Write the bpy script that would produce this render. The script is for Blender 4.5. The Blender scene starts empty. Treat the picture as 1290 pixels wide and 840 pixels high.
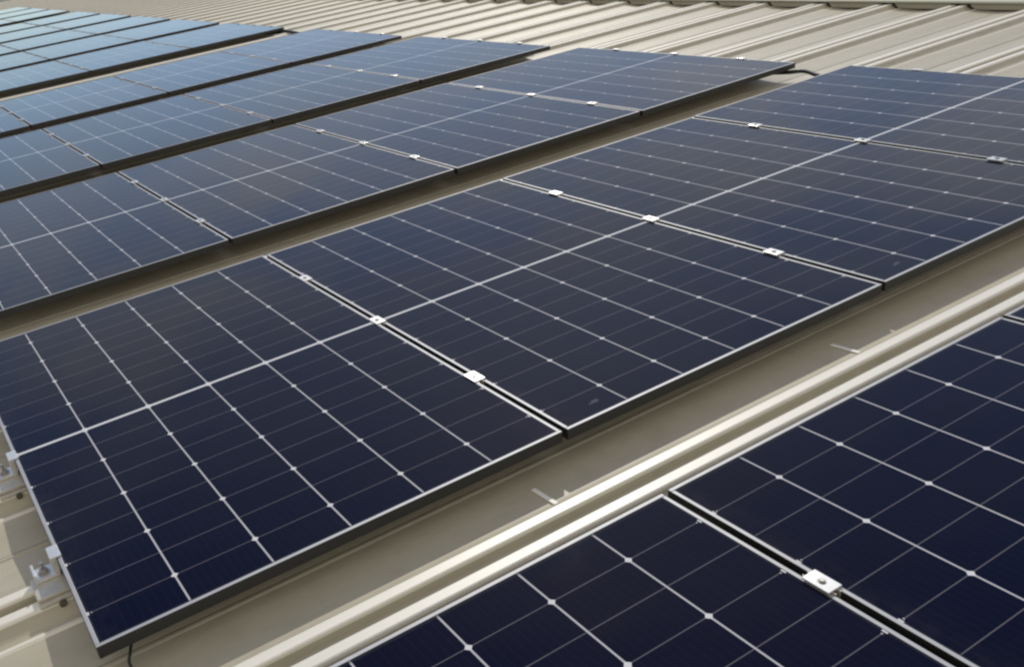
import bpy, bmesh, math, random
from mathutils import Matrix, Vector, Euler
random.seed(7)
S = bpy.context.scene
C = S.collection
# ------------------------------------------------------------------ roof frame
# Everything on the roof is laid out in roof axes: u up the slope to the ridge,
# v along the ridge, z off the sheet (z = 0 is the glass of the panels).
PITCH = math.radians(9.9)
TILT = Matrix.Rotation(-PITCH, 4, 'Y')

# ------------------------------------------------------------------ camera
R = Matrix(((0.8728561608037618, 0.3339050013201402, -0.35585049197705865),
            (-0.463702036092051, 0.3404088117491109, -0.8179867129774447),
            (-0.15199521134234378, 0.8789933395521011, 0.45196035750056746)))
cd = bpy.data.cameras.new('camera')
cam = bpy.data.objects.new('camera', cd)
C.objects.link(cam)
cam.matrix_world = TILT @ (Matrix.Translation((-0.0538, -1.41536, 1.17671)) @ R.to_4x4())
cd.sensor_width = 36
cd.lens = 1131.9 * 36 / 1290
cd.shift_x = 238.84 / 1290
cd.shift_y = 41.30 / 1290
cd.clip_start = 0.05
cd.clip_end = 5000
S.camera = cam

# ------------------------------------------------------------------ light
sun_dir = (TILT.to_3x3() @ Vector((0.88, 1.03, 1.0))).normalized()
elev = math.asin(sun_dir.z)
azim = math.atan2(sun_dir.x, sun_dir.y)
W = bpy.data.worlds.new('World')
S.world = W
W.use_nodes = True
nt = W.node_tree
bg = nt.nodes['Background']
sky = nt.nodes.new('ShaderNodeTexSky')
sky.sky_type = 'NISHITA'
sky.sun_disc = False
sky.sun_elevation = elev
sky.sun_rotation = azim
sky.air_density = 1.0
sky.dust_density = 0.35
sky.ozone_density = 2.6
# thin broken cloud in the sky
tc = nt.nodes.new('ShaderNodeTexCoord')
mp = nt.nodes.new('ShaderNodeMapping'); mp.inputs['Scale'].default_value = (1, 1, 2.4); mp.inputs['Location'].default_value = (3.1, 1.7, 0)
nz = nt.nodes.new('ShaderNodeTexNoise'); nz.inputs['Scale'].default_value = 4.2
nz.inputs['Detail'].default_value = 5; nz.inputs['Roughness'].default_value = .55
rp = nt.nodes.new('ShaderNodeValToRGB')
rp.color_ramp.elements[0].position = .34; rp.color_ramp.elements[1].position = .60
rp.color_ramp.elements[1].color = (.62, .62, .62, 1)
mx = nt.nodes.new('ShaderNodeMix'); mx.data_type = 'RGBA'
mx.inputs['B'].default_value = (7.0, 6.95, 6.95, 1)
nt.links.new(tc.outputs['Generated'], mp.inputs[0]); nt.links.new(mp.outputs[0], nz.inputs['Vector'])
nt.links.new(nz.outputs['Fac'], rp.inputs[0])
sx = nt.nodes.new('ShaderNodeSeparateXYZ'); nt.links.new(tc.outputs['Generated'], sx.inputs[0])
lowc = nt.nodes.new('ShaderNodeMapRange'); lowc.inputs[1].default_value = .62; lowc.inputs[2].default_value = .44
nt.links.new(sx.outputs[2], lowc.inputs[0])
hic = nt.nodes.new('ShaderNodeMapRange'); hic.inputs[1].default_value = .16; hic.inputs[2].default_value = .32
nt.links.new(sx.outputs[2], hic.inputs[0])
band = nt.nodes.new('ShaderNodeMath'); band.operation = 'MULTIPLY'
nt.links.new(lowc.outputs[0], band.inputs[0]); nt.links.new(hic.outputs[0], band.inputs[1])
mulc = nt.nodes.new('ShaderNodeMath'); mulc.operation = 'MULTIPLY'
nt.links.new(rp.outputs[0], mulc.inputs[0]); nt.links.new(band.outputs[0], mulc.inputs[1])
nt.links.new(mulc.outputs[0], mx.inputs['Factor'])
nt.links.new(sky.outputs[0], mx.inputs['A'])
# unseen cloud bank opposite the sun and overhead, added to fill shaded roof gaps
dt = nt.nodes.new('ShaderNodeVectorMath'); dt.operation = 'DOT_PRODUCT'
back = Vector((-sun_dir.x, -sun_dir.y, 0)).normalized() * .86 + Vector((0, 0, .50))
dt.inputs[1].default_value = back.normalized()
nt.links.new(tc.outputs['Generated'], dt.inputs[0])
n2 = nt.nodes.new('ShaderNodeTexNoise'); n2.inputs['Scale'].default_value = 2.6; n2.inputs['Detail'].default_value = 6
nt.links.new(mp.outputs[0], n2.inputs['Vector'])
ad = nt.nodes.new('ShaderNodeMath'); ad.operation = 'MULTIPLY_ADD'
nt.links.new(n2.outputs['Fac'], ad.inputs[0]); ad.inputs[1].default_value = .6; nt.links.new(dt.outputs['Value'], ad.inputs[2])
r2 = nt.nodes.new('ShaderNodeValToRGB')
r2.color_ramp.elements[0].position = .52; r2.color_ramp.elements[1].position = .95
r2.color_ramp.elements[1].color = (.9, .9, .9, 1)
nt.links.new(ad.outputs[0], r2.inputs[0])
m2 = nt.nodes.new('ShaderNodeMix'); m2.data_type = 'RGBA'
m2.inputs['B'].default_value = (7.2, 6.5, 5.45, 1)
nt.links.new(r2.outputs[0], m2.inputs['Factor']); nt.links.new(mx.outputs['Result'], m2.inputs['A'])
nt.links.new(m2.outputs['Result'], bg.inputs['Color'])
bg.inputs['Strength'].default_value = 0.115
sl = bpy.data.lights.new('sun', 'SUN')
sl.energy = 2.2
sl.angle = math.radians(0.55)
sl.color = (1.0, .94, .83)
so = bpy.data.objects.new('sun', sl)
C.objects.link(so)
so.rotation_euler = sun_dir.to_track_quat('Z', 'Y').to_euler()
S.view_settings.view_transform = 'Standard'
S.view_settings.look = 'None'
S.view_settings.gamma = 1
S.view_settings.exposure = -0.12
S.render.engine = 'CYCLES'
S.cycles.filter_width = 2.4
S.cycles.max_bounces = 8

# ------------------------------------------------------------------ materials
class N:
    """small helper to write node trees"""
    def __init__(s, name):
        s.m = bpy.data.materials.new(name); s.m.use_nodes = True
        s.t = s.m.node_tree; s.b = s.t.nodes['Principled BSDF']
    def put(s, sock, val):
        if hasattr(val, 'is_output'): s.t.links.new(val, sock)
        else: sock.default_value = val
    def math(s, op, a, b=None, c=None):
        n = s.t.nodes.new('ShaderNodeMath'); n.operation = op
        s.put(n.inputs[0], a)
        if b is not None: s.put(n.inputs[1], b)
        if c is not None: s.put(n.inputs[2], c)
        return n.outputs[0]
    def mix(s, f, a, b):
        n = s.t.nodes.new('ShaderNodeMix'); n.data_type = 'RGBA'
        s.put(n.inputs['Factor'], f); s.put(n.inputs['A'], a); s.put(n.inputs['B'], b)
        return n.outputs['Result']
    def coord(s):
        return s.t.nodes.new('ShaderNodeTexCoord').outputs['Object']
    def noise(s, vec, scale, detail=3, stretch=None, rough=.5):
        if stretch:
            m = s.t.nodes.new('ShaderNodeMapping'); m.inputs['Scale'].default_value = stretch
            s.t.links.new(vec, m.inputs[0]); vec = m.outputs[0]
        n = s.t.nodes.new('ShaderNodeTexNoise')
        n.inputs['Scale'].default_value = scale; n.inputs['Detail'].default_value = detail
        n.inputs['Roughness'].default_value = rough
        s.t.links.new(vec, n.inputs['Vector'])
        return n.outputs['Fac']
    def ramp(s, f, lo, hi):
        n = s.t.nodes.new('ShaderNodeMapRange'); n.clamp = True
        s.put(n.inputs[0], f); n.inputs[1].default_value = lo; n.inputs[2].default_value = hi
        return n.outputs[0]
    def bump(s, h, strength, dist=.001):
        n = s.t.nodes.new('ShaderNodeBump'); n.inputs['Strength'].default_value = strength
        n.inputs['Distance'].default_value = dist
        s.put(n.inputs['Height'], h); s.t.links.new(n.outputs[0], s.b.inputs['Normal'])
    def set(s, **k):
        for a, v in k.items():
            s.put(s.b.inputs[{'color': 'Base Color', 'rough': 'Roughness', 'metal': 'Metallic',
                              'spec': 'Specular IOR Level'}[a]], v)
        return s.m

def rgb(r, g, b): return (r, g, b, 1)

def simple(name, col, rough=.5, metal=0, var=.12, scale=30, spec=.5):
    n = N(name); v = n.noise(n.coord(), scale, 4)
    dark = tuple(x * (1 - var) for x in col) + (1,)
    n.set(color=n.mix(n.ramp(v, .3, .7), dark, tuple(col) + (1,)), rough=rough, metal=metal, spec=spec)
    return n.m

# painted steel roof sheet: cream, weathered, with dust streaks running down the slope
def roof_paint():
    n = N('cream_roof_paint')
    c = n.coord()
    a = n.noise(c, 1.0, 5, (.5, 7, 7), .6)
    b = n.noise(c, 9.0, 4)
    d = n.noise(c, 60.0, 3, (.25, 1, 1))
    base = n.mix(n.ramp(a, .32, .68), rgb(.445, .415, .33), rgb(.52, .488, .395))
    base = n.mix(n.math('MULTIPLY', n.ramp(b, .5, .75), .35), base, rgb(.37, .335, .265))
    base = n.mix(n.math('MULTIPLY', n.ramp(d, .5, .72), .22), base, rgb(.35, .32, .255))
    n.set(color=base, rough=n.math('ADD', .40, n.math('MULTIPLY', b, .14)), spec=.3)
    n.bump(n.noise(c, 14, 3, (.4, 1, 1)), .05, .004)
    return n.m

def lip_glint():  # sun glint on the rib lips painted in as paler cream
    n = N('rib_glint_cream')
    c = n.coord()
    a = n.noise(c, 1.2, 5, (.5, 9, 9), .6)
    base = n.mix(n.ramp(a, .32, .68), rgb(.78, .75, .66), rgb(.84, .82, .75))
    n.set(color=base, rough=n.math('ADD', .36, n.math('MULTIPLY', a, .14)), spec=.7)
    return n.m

def cell_laminate():
    """half-cut cells behind textured glass: 6 columns of 18 half cells, a centre gap,
    white back sheet between them and corner diamonds at every second joint"""
    n = N('solar_cell_glass')
    sep = n.t.nodes.new('ShaderNodeSeparateXYZ'); oc = n.coord()
    n.t.links.new(oc, sep.inputs[0]); x, y = sep.outputs[0], sep.outputs[1]
    xc = n.math('SUBTRACT', x, .570)
    cx = n.math('ADD', n.math('DIVIDE', xc, .186), 3)
    def tri(t, per):      # distance to the nearest whole number of t, in metres
        f = n.math('ABSOLUTE', n.math('SUBTRACT', n.math('FRACT', n.math('ADD', t, 50)), .5))
        return n.math('MULTIPLY', n.math('SUBTRACT', .5, f), per)
    du = tri(cx, .186)
    ym = n.math('SUBTRACT', n.math('ABSOLUTE', n.math('SUBTRACT', y, .861)), .0055)
    t = n.math('DIVIDE', ym, .0935)
    dv = tri(t, .0935)
    dv2 = tri(n.math('DIVIDE', t, 2), .187)
    inx = n.math('LESS_THAN', n.math('ABSOLUTE', xc), .552)
    iny = n.math('LESS_THAN', ym, .836)
    col = n.math('MULTIPLY', n.math('LESS_THAN', du, .0021), inx)
    row = n.math('MULTIPLY', n.math('LESS_THAN', dv, .00105), iny)
    dia = n.math('LESS_THAN', n.math('ADD', du, dv2), .0085)
    edge = n.math('GREATER_THAN', n.math('ABSOLUTE', xc), .5565)
    bumpx = n.math('MULTIPLY', edge, n.math('LESS_THAN', dv2, .0050))
    dia = n.math('MAXIMUM', n.math('MULTIPLY', dia, inx), bumpx)
    mid = n.math('LESS_THAN', ym, 0)
    ex = n.math('GREATER_THAN', n.math('ABSOLUTE', xc), .5568)
    ey = n.math('GREATER_THAN', ym, .8405)
    # cell colour: each half cell a shade of its own
    cmb = n.t.nodes.new('ShaderNodeCombineXYZ')
    n.put(cmb.inputs[0], n.math('FLOOR', cx))
    n.put(cmb.inputs[1], n.math('FLOOR', n.math('DIVIDE', y, .0935)))
    oi = n.t.nodes.new('ShaderNodeObjectInfo')
    n.put(cmb.inputs[2], n.math('MULTIPLY', oi.outputs['Random'], 97.0))
    wn = n.t.nodes.new('ShaderNodeTexWhiteNoise'); n.t.links.new(cmb.outputs[0], wn.inputs['Vector'])
    cell = n.mix(wn.outputs['Value'], rgb(.0009, .0012, .0150), rgb(.0026, .0020, .0135))
    # busbars: faint fine wires along the panel's length
    bb = tri(n.math('MULTIPLY', cx, 10), .0186)
    cell = n.mix(n.math('MULTIPLY', n.math('LESS_THAN', bb, .0006), .018), cell, rgb(.3, .3, .33))
    line = n.mix(row, cell, rgb(.12, .115, .14))
    line = n.mix(col, line, rgb(.50, .50, .54))
    line = n.mix(n.math('MAXIMUM', dia, mid), line, rgb(.70, .71, .75))
    line = n.mix(n.math('MULTIPLY', n.math('MULTIPLY', n.math('MAXIMUM', ex, ey), .5), n.math('SUBTRACT', 1, bumpx)), line, rgb(.03, .03, .036))
    # a film of dust, heavier along the low edge and in dried patches
    dn = n.noise(oc, 3.2, 5, None, .6)
    dust = n.math('MULTIPLY', n.ramp(dn, .42, .8), .008)
    low = n.math('MULTIPLY', n.ramp(x, .075, .008), n.ramp(n.noise(oc, 26, 4), .35, .7))
    dust = n.math('ADD', dust, n.math('MULTIPLY', low, .030))
    spots = n.math('MULTIPLY', n.ramp(n.noise(oc, 42, 2), .70, .78), n.ramp(n.noise(oc, 2.1, 2), .45, .65))
    dust = n.math('ADD', dust, n.math('MULTIPLY', spots, .020))
    line = n.mix(dust, line, rgb(.35, .31, .25))
    n.set(color=line, rough=n.math('ADD', .018, n.math('MULTIPLY', n.ramp(dn, .35, .75), .03)), spec=.16)
    n.bump(n.noise(oc, 2.2, 2), .05, .01)
    return n.m

M_ROOF = roof_paint()
M_LIP = lip_glint()
M_CELL = cell_laminate()
M_FRAME = simple('anodised_frame', (.43, .44, .47), .55, .35, .12, 25)
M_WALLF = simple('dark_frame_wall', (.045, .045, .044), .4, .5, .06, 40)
M_BACK = simple('white_back_sheet', (.78, .78, .77), .6)
M_CLAMP = simple('clamp_aluminium', (.80, .80, .79), .32, .55, .10, 60)
M_FOOT = simple('bracket_aluminium', (.66, .63, .56), .45, .45, .15, 50)
M_BOLT = simple('steel_bolt', (.50, .49, .47), .4, .8, .3, 90)
M_HOLE = simple('dark_bolt_recess', (.12, .11, .08), .7)
M_CABLE = simple('black_cable_sheath', (.018, .018, .018), .5)
M_CAP = simple('cream_ridge_paint', (.62, .60, .50), .38, 0, .08, 3)
M_FLASH = simple('cream_flashing_paint', (.47, .44, .34), .45, 0, .14, 6)
M_FOAM = simple('dark_foam_closure', (.05, .045, .035), .8)
M_STRIP = simple('sunlight_strip', (.92, .91, .86), .5, 0, .06, 40)  # near-white colour that stands in for sunlight on the pan
M_WALL = simple('wall_cladding', (.45, .44, .40), .6)
M_GROUND = simple('dry_ground', (.20, .18, .13), .9, 0, .3, .05)
M_MARK = simple('pale_print', (.11, .115, .17), .7, 0, .1, 30, .08)

# ------------------------------------------------------------------ mesh helpers
def box(bm, x0, x1, y0, y1, z0, z1, bev=0, mi=0):
    vs = [bm.verts.new((x, y, z)) for x in (x0, x1) for y in (y0, y1) for z in (z0, z1)]
    fs = [(0, 1, 3, 2), (4, 6, 7, 5), (0, 4, 5, 1), (2, 3, 7, 6), (0, 2, 6, 4), (1, 5, 7, 3)]
    faces = [bm.faces.new([vs[i] for i in f]) for f in fs]
    for f in faces: f.material_index = mi
    if bev:
        es = list({e for f in faces for e in f.edges})
        bmesh.ops.bevel(bm, geom=es, offset=bev, segments=2, affect='EDGES', profile=.6)

def cyl(bm, c, r, z0, z1, n=12, axis='z', mi=0):
    a, b = [], []
    for i in range(n):
        t = 2 * math.pi * i / n
        p, q = r * math.cos(t), r * math.sin(t)
        for lst, h in ((a, z0), (b, z1)):
            co = (c[0] + p, c[1] + q, c[2] + h) if axis == 'z' else (c[0] + p, c[1] + h, c[2] + q)
            lst.append(bm.verts.new(co))
    if axis == 'y': a, b = b, a
    for i in range(n):
        bm.faces.new([a[i], a[(i + 1) % n], b[(i + 1) % n], b[i]]).material_index = mi
    bm.faces.new(list(reversed(a))).material_index = mi
    bm.faces.new(b).material_index = mi

def extrude_profile(bm, prof, u0, u1, nu=1, mats=None):
    """open (v, z) polyline swept along u"""
    rows = []
    for i in range(nu + 1):
        u = u0 + (u1 - u0) * i / nu
        rows.append([bm.verts.new((u, v, z)) for v, z in prof])
    for i in range(nu):
        for j in range(len(prof) - 1):
            f = bm.faces.new([rows[i][j], rows[i + 1][j], rows[i + 1][j + 1], rows[i][j + 1]])
            if mats: f.material_index = mats[j]
            f.smooth = False

def tube(bm, pts, r, n=10):
    rings = []
    for i, p in enumerate(pts):
        p = Vector(p)
        d = (Vector(pts[min(i + 1, len(pts) - 1)]) - Vector(pts[max(i - 1, 0)])).normalized()
        s = d.cross(Vector((0, 0, 1)) if abs(d.z) < .9 else Vector((0, 1, 0))).normalized()
        t = d.cross(s)
        rings.append([bm.verts.new(p + s * r * math.cos(2 * math.pi * k / n) + t * r * math.sin(2 * math.pi * k / n)) for k in range(n)])
    for a, b in zip(rings, rings[1:]):
        for k in range(n):
            bm.faces.new([a[k], a[(k + 1) % n], b[(k + 1) % n], b[k]]).smooth = True
    bm.faces.new(rings[0]); bm.faces.new(list(reversed(rings[-1])))

def mesh_obj(name, bm, mats, parent=None):
    bmesh.ops.recalc_face_normals(bm, faces=bm.faces)
    me = bpy.data.meshes.new(name); bm.to_mesh(me); bm.free()
    for m in (mats if isinstance(mats, (list, tuple)) else [mats]): me.materials.append(m)
    o = bpy.data.objects.new(name, me); C.objects.link(o)
    if parent: o.parent = parent
    return o

def place(o, u, v, z, rz=0):
    o.matrix_world = TILT @ Matrix.Translation((u, v, z)) @ Matrix.Rotation(rz, 4, 'Z')

def tag(o, label, cat, group=None, kind=None):
    o['label'] = label; o['category'] = cat
    if group: o['group'] = group
    if kind: o['kind'] = kind
    return o

def empty(name, label, cat, group=None):
    o = bpy.data.objects.new(name, None); o.empty_display_size = .1
    C.objects.link(o)
    return tag(o, label, cat, group)

def copy_tree(o):
    c = o.copy(); C.objects.link(c)
    for ch in o.children:
        k = ch.copy(); C.objects.link(k); k.parent = c
        for g in ch.children:
            h = g.copy(); C.objects.link(h); h.parent = k
    return c

# ------------------------------------------------------------------ setting: ground
bm = bmesh.new()
g = 2500
bm.faces.new([bm.verts.new(p) for p in ((-g, -g, 0), (g, -g, 0), (g, g, 0), (-g, g, 0))])
gr = mesh_obj('ground', bm, M_GROUND); gr.location.z = -7.0; gr['kind'] = 'structure'

# ------------------------------------------------------------------ the roof
RIB = .506                 # rib spacing
RIB0 = .318                # the rib that carries the first clamp line
ZC, ZP = -.062, -.102      # rib crest, pan
U0, UR = -7.0, 6.60        # eave, ridge
KMIN, KMAX = -13, 62

roof = empty('metal_roof', 'cream ribbed metal roof sloping up to a folded ridge cap', 'roof')
roof.matrix_world = TILT @ Matrix.Translation((0, 0, ZP))

def sheet_profile():
    p = []                  # (v, z rel. to pan, material on the segment that follows)
    h = ZC - ZP
    w = .200 - .0             # half pan handled from rib centre
    T = .010                 # each pan is two very shallow planes meeting at a mid step
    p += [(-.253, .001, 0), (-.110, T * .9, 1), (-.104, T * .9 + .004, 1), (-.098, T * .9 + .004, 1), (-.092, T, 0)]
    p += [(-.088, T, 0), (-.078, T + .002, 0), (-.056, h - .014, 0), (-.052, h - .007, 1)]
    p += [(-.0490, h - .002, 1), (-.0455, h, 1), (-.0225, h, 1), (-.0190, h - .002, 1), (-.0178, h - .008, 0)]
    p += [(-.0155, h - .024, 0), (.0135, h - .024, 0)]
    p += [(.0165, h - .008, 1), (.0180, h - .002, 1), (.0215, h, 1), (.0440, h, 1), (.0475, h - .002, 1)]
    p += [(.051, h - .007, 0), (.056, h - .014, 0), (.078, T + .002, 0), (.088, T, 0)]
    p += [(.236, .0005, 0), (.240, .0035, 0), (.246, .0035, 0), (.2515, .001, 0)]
    return p

PR = sheet_profile()
bm = bmesh.new()
extrude_profile(bm, [(a, b) for a, b, c in PR], U0, UR, 1, [c for a, b, c in PR][:-1])
sheet0 = mesh_obj('roof_sheet', bm, [M_ROOF, M_LIP], roof)
sheet0.location = (0, RIB0 + KMIN * RIB, 0)
for k in range(KMIN + 1, KMAX + 1):
    c = sheet0.copy(); C.objects.link(c); c.parent = roof
    c.location = (0, RIB0 + k * RIB, 0)
# turned-down ridge flashing, notched round each rib, with a dark foam closure in the joint
h = ZC - ZP
bm = bmesh.new()
e = .012
pf = [(.080 + e * .2, .012), (RIB - .082 - .030, .012), (RIB - .054 - .030, h - .010), (RIB - .05 - .022, h + .006), (.05, h + .006), (.056 + e * .2, h - .010)]
a = [bm.verts.new((UR - .006, v, z)) for v, z in pf]; b = [bm.verts.new((UR - .002, v, z)) for v, z in pf]
bm.faces.new(a); bm.faces.new(list(reversed(b)))
for i in range(len(pf)): bm.faces.new([a[i], b[i], b[(i + 1) % len(pf)], a[(i + 1) % len(pf)]])
fl0 = mesh_obj('ridge_flashing', bm, M_FLASH, roof); fl0.location = (0, RIB0 + KMIN * RIB, 0)
for k in range(KMIN + 1, KMAX):
    c = fl0.copy(); C.objects.link(c); c.parent = roof; c.location = (0, RIB0 + k * RIB, 0)
v0, v1 = RIB0 + (KMIN - .5) * RIB, RIB0 + (KMAX + .5) * RIB
bm = bmesh.new(); box(bm, UR + .003, UR + .05, v0, v1, -.02, h + .008)
mesh_obj('foam_closure', bm, M_FOAM, roof)
bm = bmesh.new()
zc = h + .011
prof = [(UR - .016, zc), (UR - .022, zc + .002), (UR - .024, zc + .010), (UR - .018, zc + .016), (UR + .28, zc + .060), (UR + .60, zc - .03)]
rows = [[bm.verts.new((u, v, z)) for u, z in prof] for v in (v0, v1)]
for j in range(len(prof) - 1):
    bm.faces.new([rows[0][j], rows[0][j + 1], rows[1][j + 1], rows[1][j]])
mesh_obj('ridge_cap', bm, M_CAP, roof)
bm = bmesh.new()
q = Matrix.Rotation(2 * PITCH, 3, 'Y')
pts = [(UR + .10, v0, -.02), (UR + .10, v1, -.02)]
lo = [Vector(p) + q @ Vector((13, 0, 0)) for p in pts]
bm.faces.new([bm.verts.new(p) for p in (pts[0], lo[0], lo[1], pts[1])])
mesh_obj('far_slope', bm, M_ROOF, roof)
bm = bmesh.new()
box(bm, U0 + .25, U0 + .35, v0, v1, -5, -.06)
mesh_obj('eave_wall', bm, M_WALL, roof)

# pale strips modelled in place of sunlight slits on the front aisle pan
for u, lab in ((1.022, 'short slit of sunlight across the roof pan, made as a pale strip, the one nearer the bottom edge'),
               (2.055, 'short slit of sunlight across the roof pan, made as a pale strip, the one farther up the aisle')):
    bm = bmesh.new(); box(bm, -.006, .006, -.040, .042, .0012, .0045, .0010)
    s = mesh_obj('sun_slit_strip', bm, M_STRIP)
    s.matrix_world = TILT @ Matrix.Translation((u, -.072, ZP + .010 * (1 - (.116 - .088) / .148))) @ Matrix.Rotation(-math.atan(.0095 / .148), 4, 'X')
    tag(s, lab, 'metal strip', 'painted sunlight slits beside the rib')

# ------------------------------------------------------------------ solar panels
PW, PL, PH, GAP = 1.140, 1.722, .030, .016
PP = PW + GAP
LIP = .0090

def make_panel():
    root = empty('solar_panel', '', 'solar panel')
    bm = bmesh.new()
    box(bm, 0, PW, 0, LIP, -PH, 0, .0012)
    box(bm, 0, PW, PL - LIP, PL, -PH, 0, .0012)
    box(bm, 0, LIP, LIP + .0003, PL - LIP - .0003, -PH, -.0002, .0012)
    box(bm, PW - LIP, PW, LIP + .0003, PL - LIP - .0003, -PH, -.0002, .0012)
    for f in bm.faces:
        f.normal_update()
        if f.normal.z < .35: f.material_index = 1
    mesh_obj('frame', bm, [M_FRAME, M_WALLF], root)
    bm = bmesh.new()
    box(bm, LIP - .002, PW - LIP + .002, LIP - .002, PL - LIP + .002, -.0050, -.0014)
    mesh_obj('cell_glass', bm, M_CELL, root)
    bm = bmesh.new()
    box(bm, LIP - .002, PW - LIP + .002, LIP - .002, PL - LIP + .002, -.0062, -.0052)
    mesh_obj('back_sheet', bm, M_BACK, root)
    for x in (.30, .567, .83):
        bm = bmesh.new(); box(bm, x - .03, x + .03, .84, .88, -.022, -.0064, .002)
        mesh_obj('junction_box', bm, M_CABLE, root)
    return root

ROWS = [  # (v of the near edge, u shift, words for the row)
    (-2.030, -.006, 'nearest row'),
    (0.0, 0.0, 'second row'),
    (2.030, -.020, 'third row'),
    (4.048, -.035, 'fourth row'),
    (6.060, -.060, 'fifth row'),
    (8.560, -.075, 'sixth row'),
    (10.58, -.075, 'seventh row'),
    (12.60, -.075, 'eighth row'),
    (14.68, -.065, 'ninth row'),
    (16.72, -.060, 'tenth row'),
    (19.25, -.050, 'eleventh row'),
    (21.28, -.050, 'twelfth row'),
    (23.30, -.050, 'farthest row'),
]
COLS = ['lowest on the slope', 'second up from its low end', 'second down from its ridge end', 'at its ridge end']
proto = make_panel()
first = True
for r, (v, du, words) in enumerate(ROWS):
    for c in range(4):
        p = proto if first else copy_tree(proto); first = False
        j = random.uniform(-.0015, .0015)
        p.matrix_world = (TILT @ Matrix.Translation((c * PP + du, v + j, 0))
                          @ Matrix.Rotation(random.uniform(-.0014, .0014), 4, 'X') @ Matrix.Rotation(random.uniform(-.0014, .0014), 4, 'Y'))
        p['label'] = 'dark blue solar panel in the %s, %s' % (words, COLS[c])
        p['group'] = 'solar panels in rows on the roof'
        if (r, c) in ((1, 1), (1, 2), (0, 1)):
            bm = bmesh.new()
            x = .115
            for k, (w, dy) in enumerate(((.030, 0), (.020, .006))):
                box(bm, x + .012 * k, x + w + .012 * k, .052 + dy, .056 + dy, -.0014, -.0011)
            mesh_obj('print_mark', bm, M_MARK, p)
            pass

# ------------------------------------------------------------------ clamps
CL = (.355, .355 + RIB, .355 + 2 * RIB)
CW = ('near', 'middle', 'far')

def make_mid_clamp():
    t = empty('mid_clamp', '', 'clamp')
    bm = bmesh.new(); box(bm, -.0175, .0175, -.026, .026, .0012, .0048, .001)
    mesh_obj('top_plate', bm, M_CLAMP, t)
    bm = bmesh.new(); cyl(bm, (0, 0, 0), .0055, .0056, .0085, 6)
    cyl(bm, (0, 0, 0), .0080, .0049, .0055, 14)
    mesh_obj('bolt', bm, M_BOLT, t)
    bm = bmesh.new()
    box(bm, -.0075, -.0055, -.032, .032, -.031, .0010); box(bm, .0055, .0075, -.032, .032, -.031, .0010)
    box(bm, -.035, .035, -.064, .032, -.044, -.0315, .002)
    box(bm, -.030, .030, -.081, .007, ZC + .0005, -.0445, .002)
    mesh_obj('rib_foot', bm, M_FOOT, t)
    return t

def make_end_clamp(side=1):
    """end bracket: block gripping the rib, riser with nut, Z clip over the frame (frame at +u)"""
    t = empty('end_clamp', '', 'clamp')
    bm = bmesh.new()
    y0, y1 = (-.088, .014) if side > 0 else (-.014, .088)
    box(bm, -.070, .030, y0, y1, ZC - .034, ZC + .006, .004)
    box(bm, -.070, .030, y0 + .010, y1 - .010, ZC + .0063, -.046, .003)
    mesh_obj('rib_block', bm, M_FOOT, t)
    bm = bmesh.new(); cyl(bm, (-.022, y0 - .0005, ZC - .007), .0085, 0, -.0060, 14, 'y')
    mesh_obj('side_bolt', bm, M_HOLE, t)
    bm = bmesh.new()
    box(bm, -.060, -.004, -.024, .024, -.0455, -.038, .001)
    box(bm, -.060, -.054, -.024, .024, -.0377, -.022, .001)
    box(bm, -.016, -.0025, -.024, .024, -.0377, .0010, .001)
    box(bm, -.016, .0095, -.024, .024, .0013, .0048, .001)
    mesh_obj('clip', bm, M_CLAMP, t)
    bm = bmesh.new()
    cyl(bm, (-.036, 0, 0), .0135, -.0378, -.0350, 16); cyl(bm, (-.036, 0, 0), .0090, -.0349, -.0260, 6)
    cyl(bm, (-.036, 0, 0), .0045, -.0259, -.010, 8)
    mesh_obj('nut', bm, M_BOLT, t)
    return t

mid0 = make_mid_clamp(); end0 = make_end_clamp(); end1 = make_end_clamp(-1)
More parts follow.
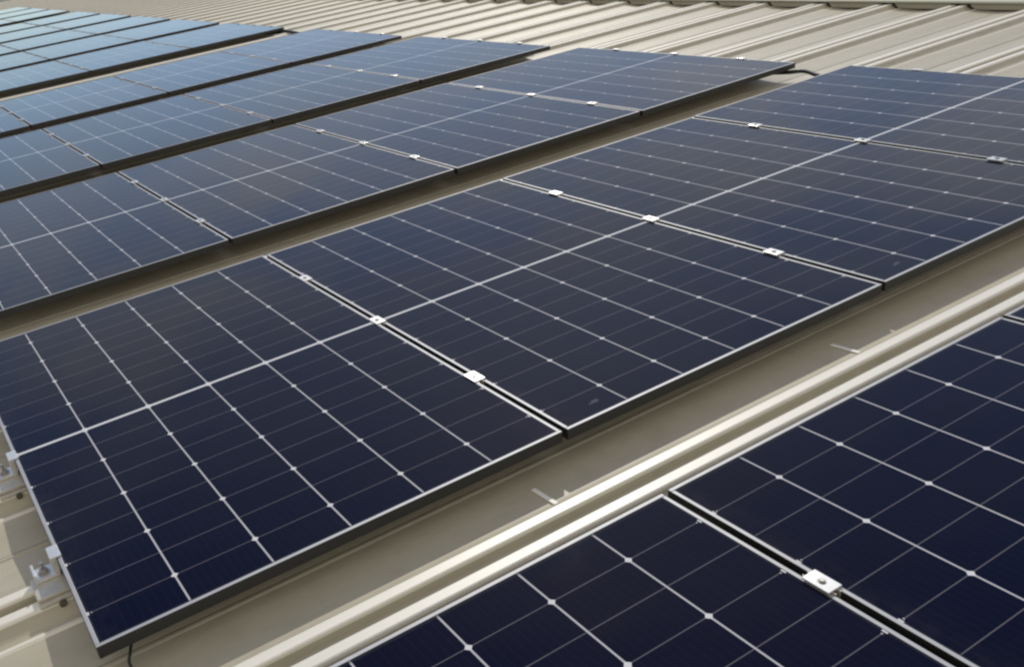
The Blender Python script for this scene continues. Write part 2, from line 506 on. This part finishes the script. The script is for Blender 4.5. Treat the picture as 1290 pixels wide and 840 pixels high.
# far clamps: one small mesh, their parts are below a pixel
bm = bmesh.new(); box(bm, -.0175, .0175, -.028, .028, .0012, .006, .001); cyl(bm, (0, 0, 0), .008, .0062, .010, 6)
box(bm, -.030, .030, -.081, .007, ZC + .0005, -.0315, .002)
far0 = mesh_obj('mid_clamp', bm, M_CLAMP)
JOIN = ['the two lowest panels', 'the two middle panels', 'the two panels nearest the ridge']
um = ue = uf = uz = False
for r, (v, du, words) in enumerate(ROWS[:10]):
    for c in range(3):
        for k in range(3):
            if r <= 4:
                o = mid0 if not um else copy_tree(mid0); um = True
            else:
                o = far0 if not uf else far0.copy()
                if uf: C.objects.link(o)
                uf = True
            place(o, (c + 1) * PP - GAP / 2 + du, v + CL[k], 0)
            tag(o, '%s silver clamp between %s of the %s' % (CW[k], JOIN[c], words), 'clamp', 'clamps joining neighbouring panels')
    for k in range(3):
        if r in (0, 1):
            o = end0 if not ue else copy_tree(end0); ue = True
            place(o, du, v + CL[k], 0)
            tag(o, '%s silver end bracket with nut at the low end of the %s' % (CW[k], words), 'clamp', 'end brackets')
        if r <= 5:
            o = end1 if not uz else copy_tree(end1); uz = True
            place(o, 3 * PP + PW + du, v + CL[k], 0, math.pi)
            tag(o, '%s silver end bracket at the ridge end of the %s' % (CW[k], words), 'clamp', 'end brackets')

# ------------------------------------------------------------------ cables
def cable(name, pts, r, label):
    # smooth the polyline
    P = [Vector(p) for p in pts]
    out = []
    for i in range(len(P) - 1):
        a, b, c, d = P[max(i - 1, 0)], P[i], P[i + 1], P[min(i + 2, len(P) - 1)]
        for s in range(8):
            t = s / 8
            out.append(.5 * ((2 * b) + (c - a) * t + (2 * a - 5 * b + 4 * c - d) * t * t + (3 * b - a - 3 * c + d) * t ** 3))
    out.append(P[-1])
    bm = bmesh.new(); tube(bm, [tuple(p) for p in out], r)
    o = mesh_obj(name, bm, M_CABLE); o.matrix_world = TILT
    return tag(o, label, 'cable', 'black cables under the panels')
cable('cable', [(.10, .30, -.055), (.085, .10, -.06), (.060, .028, -.066), (.050, .014, -.078), (.050, -.006, -.092), (.046, -.030, ZP + .012), (.02, -.075, ZP + .015), (-.10, -.090, ZP + .015), (-.9, -.092, ZP + .015)], .0032,
      'thin black cable hanging below the near left corner of the large front panel')
def link_cable(va, vb, ua, ub, label, r=.011):
    cable('cable', [(ua - .10, va + .35, -.055), (ua - .01, va + .05, -.050), (ua + .02, va - .06, -.040), (ub, (va + vb) / 2, -.050), (ub - .02, vb + .04, -.065), (ub - .10, vb - .3, -.06)], r, label)
link_cable(2.03, PL, 4.56, 4.56, 'thick black cable bridging the second and third rows near the ridge')
link_cable(8.56, 6.06 + PL, 4.50, 4.51, 'thick black cable crossing the wider aisle near the ridge', .018)
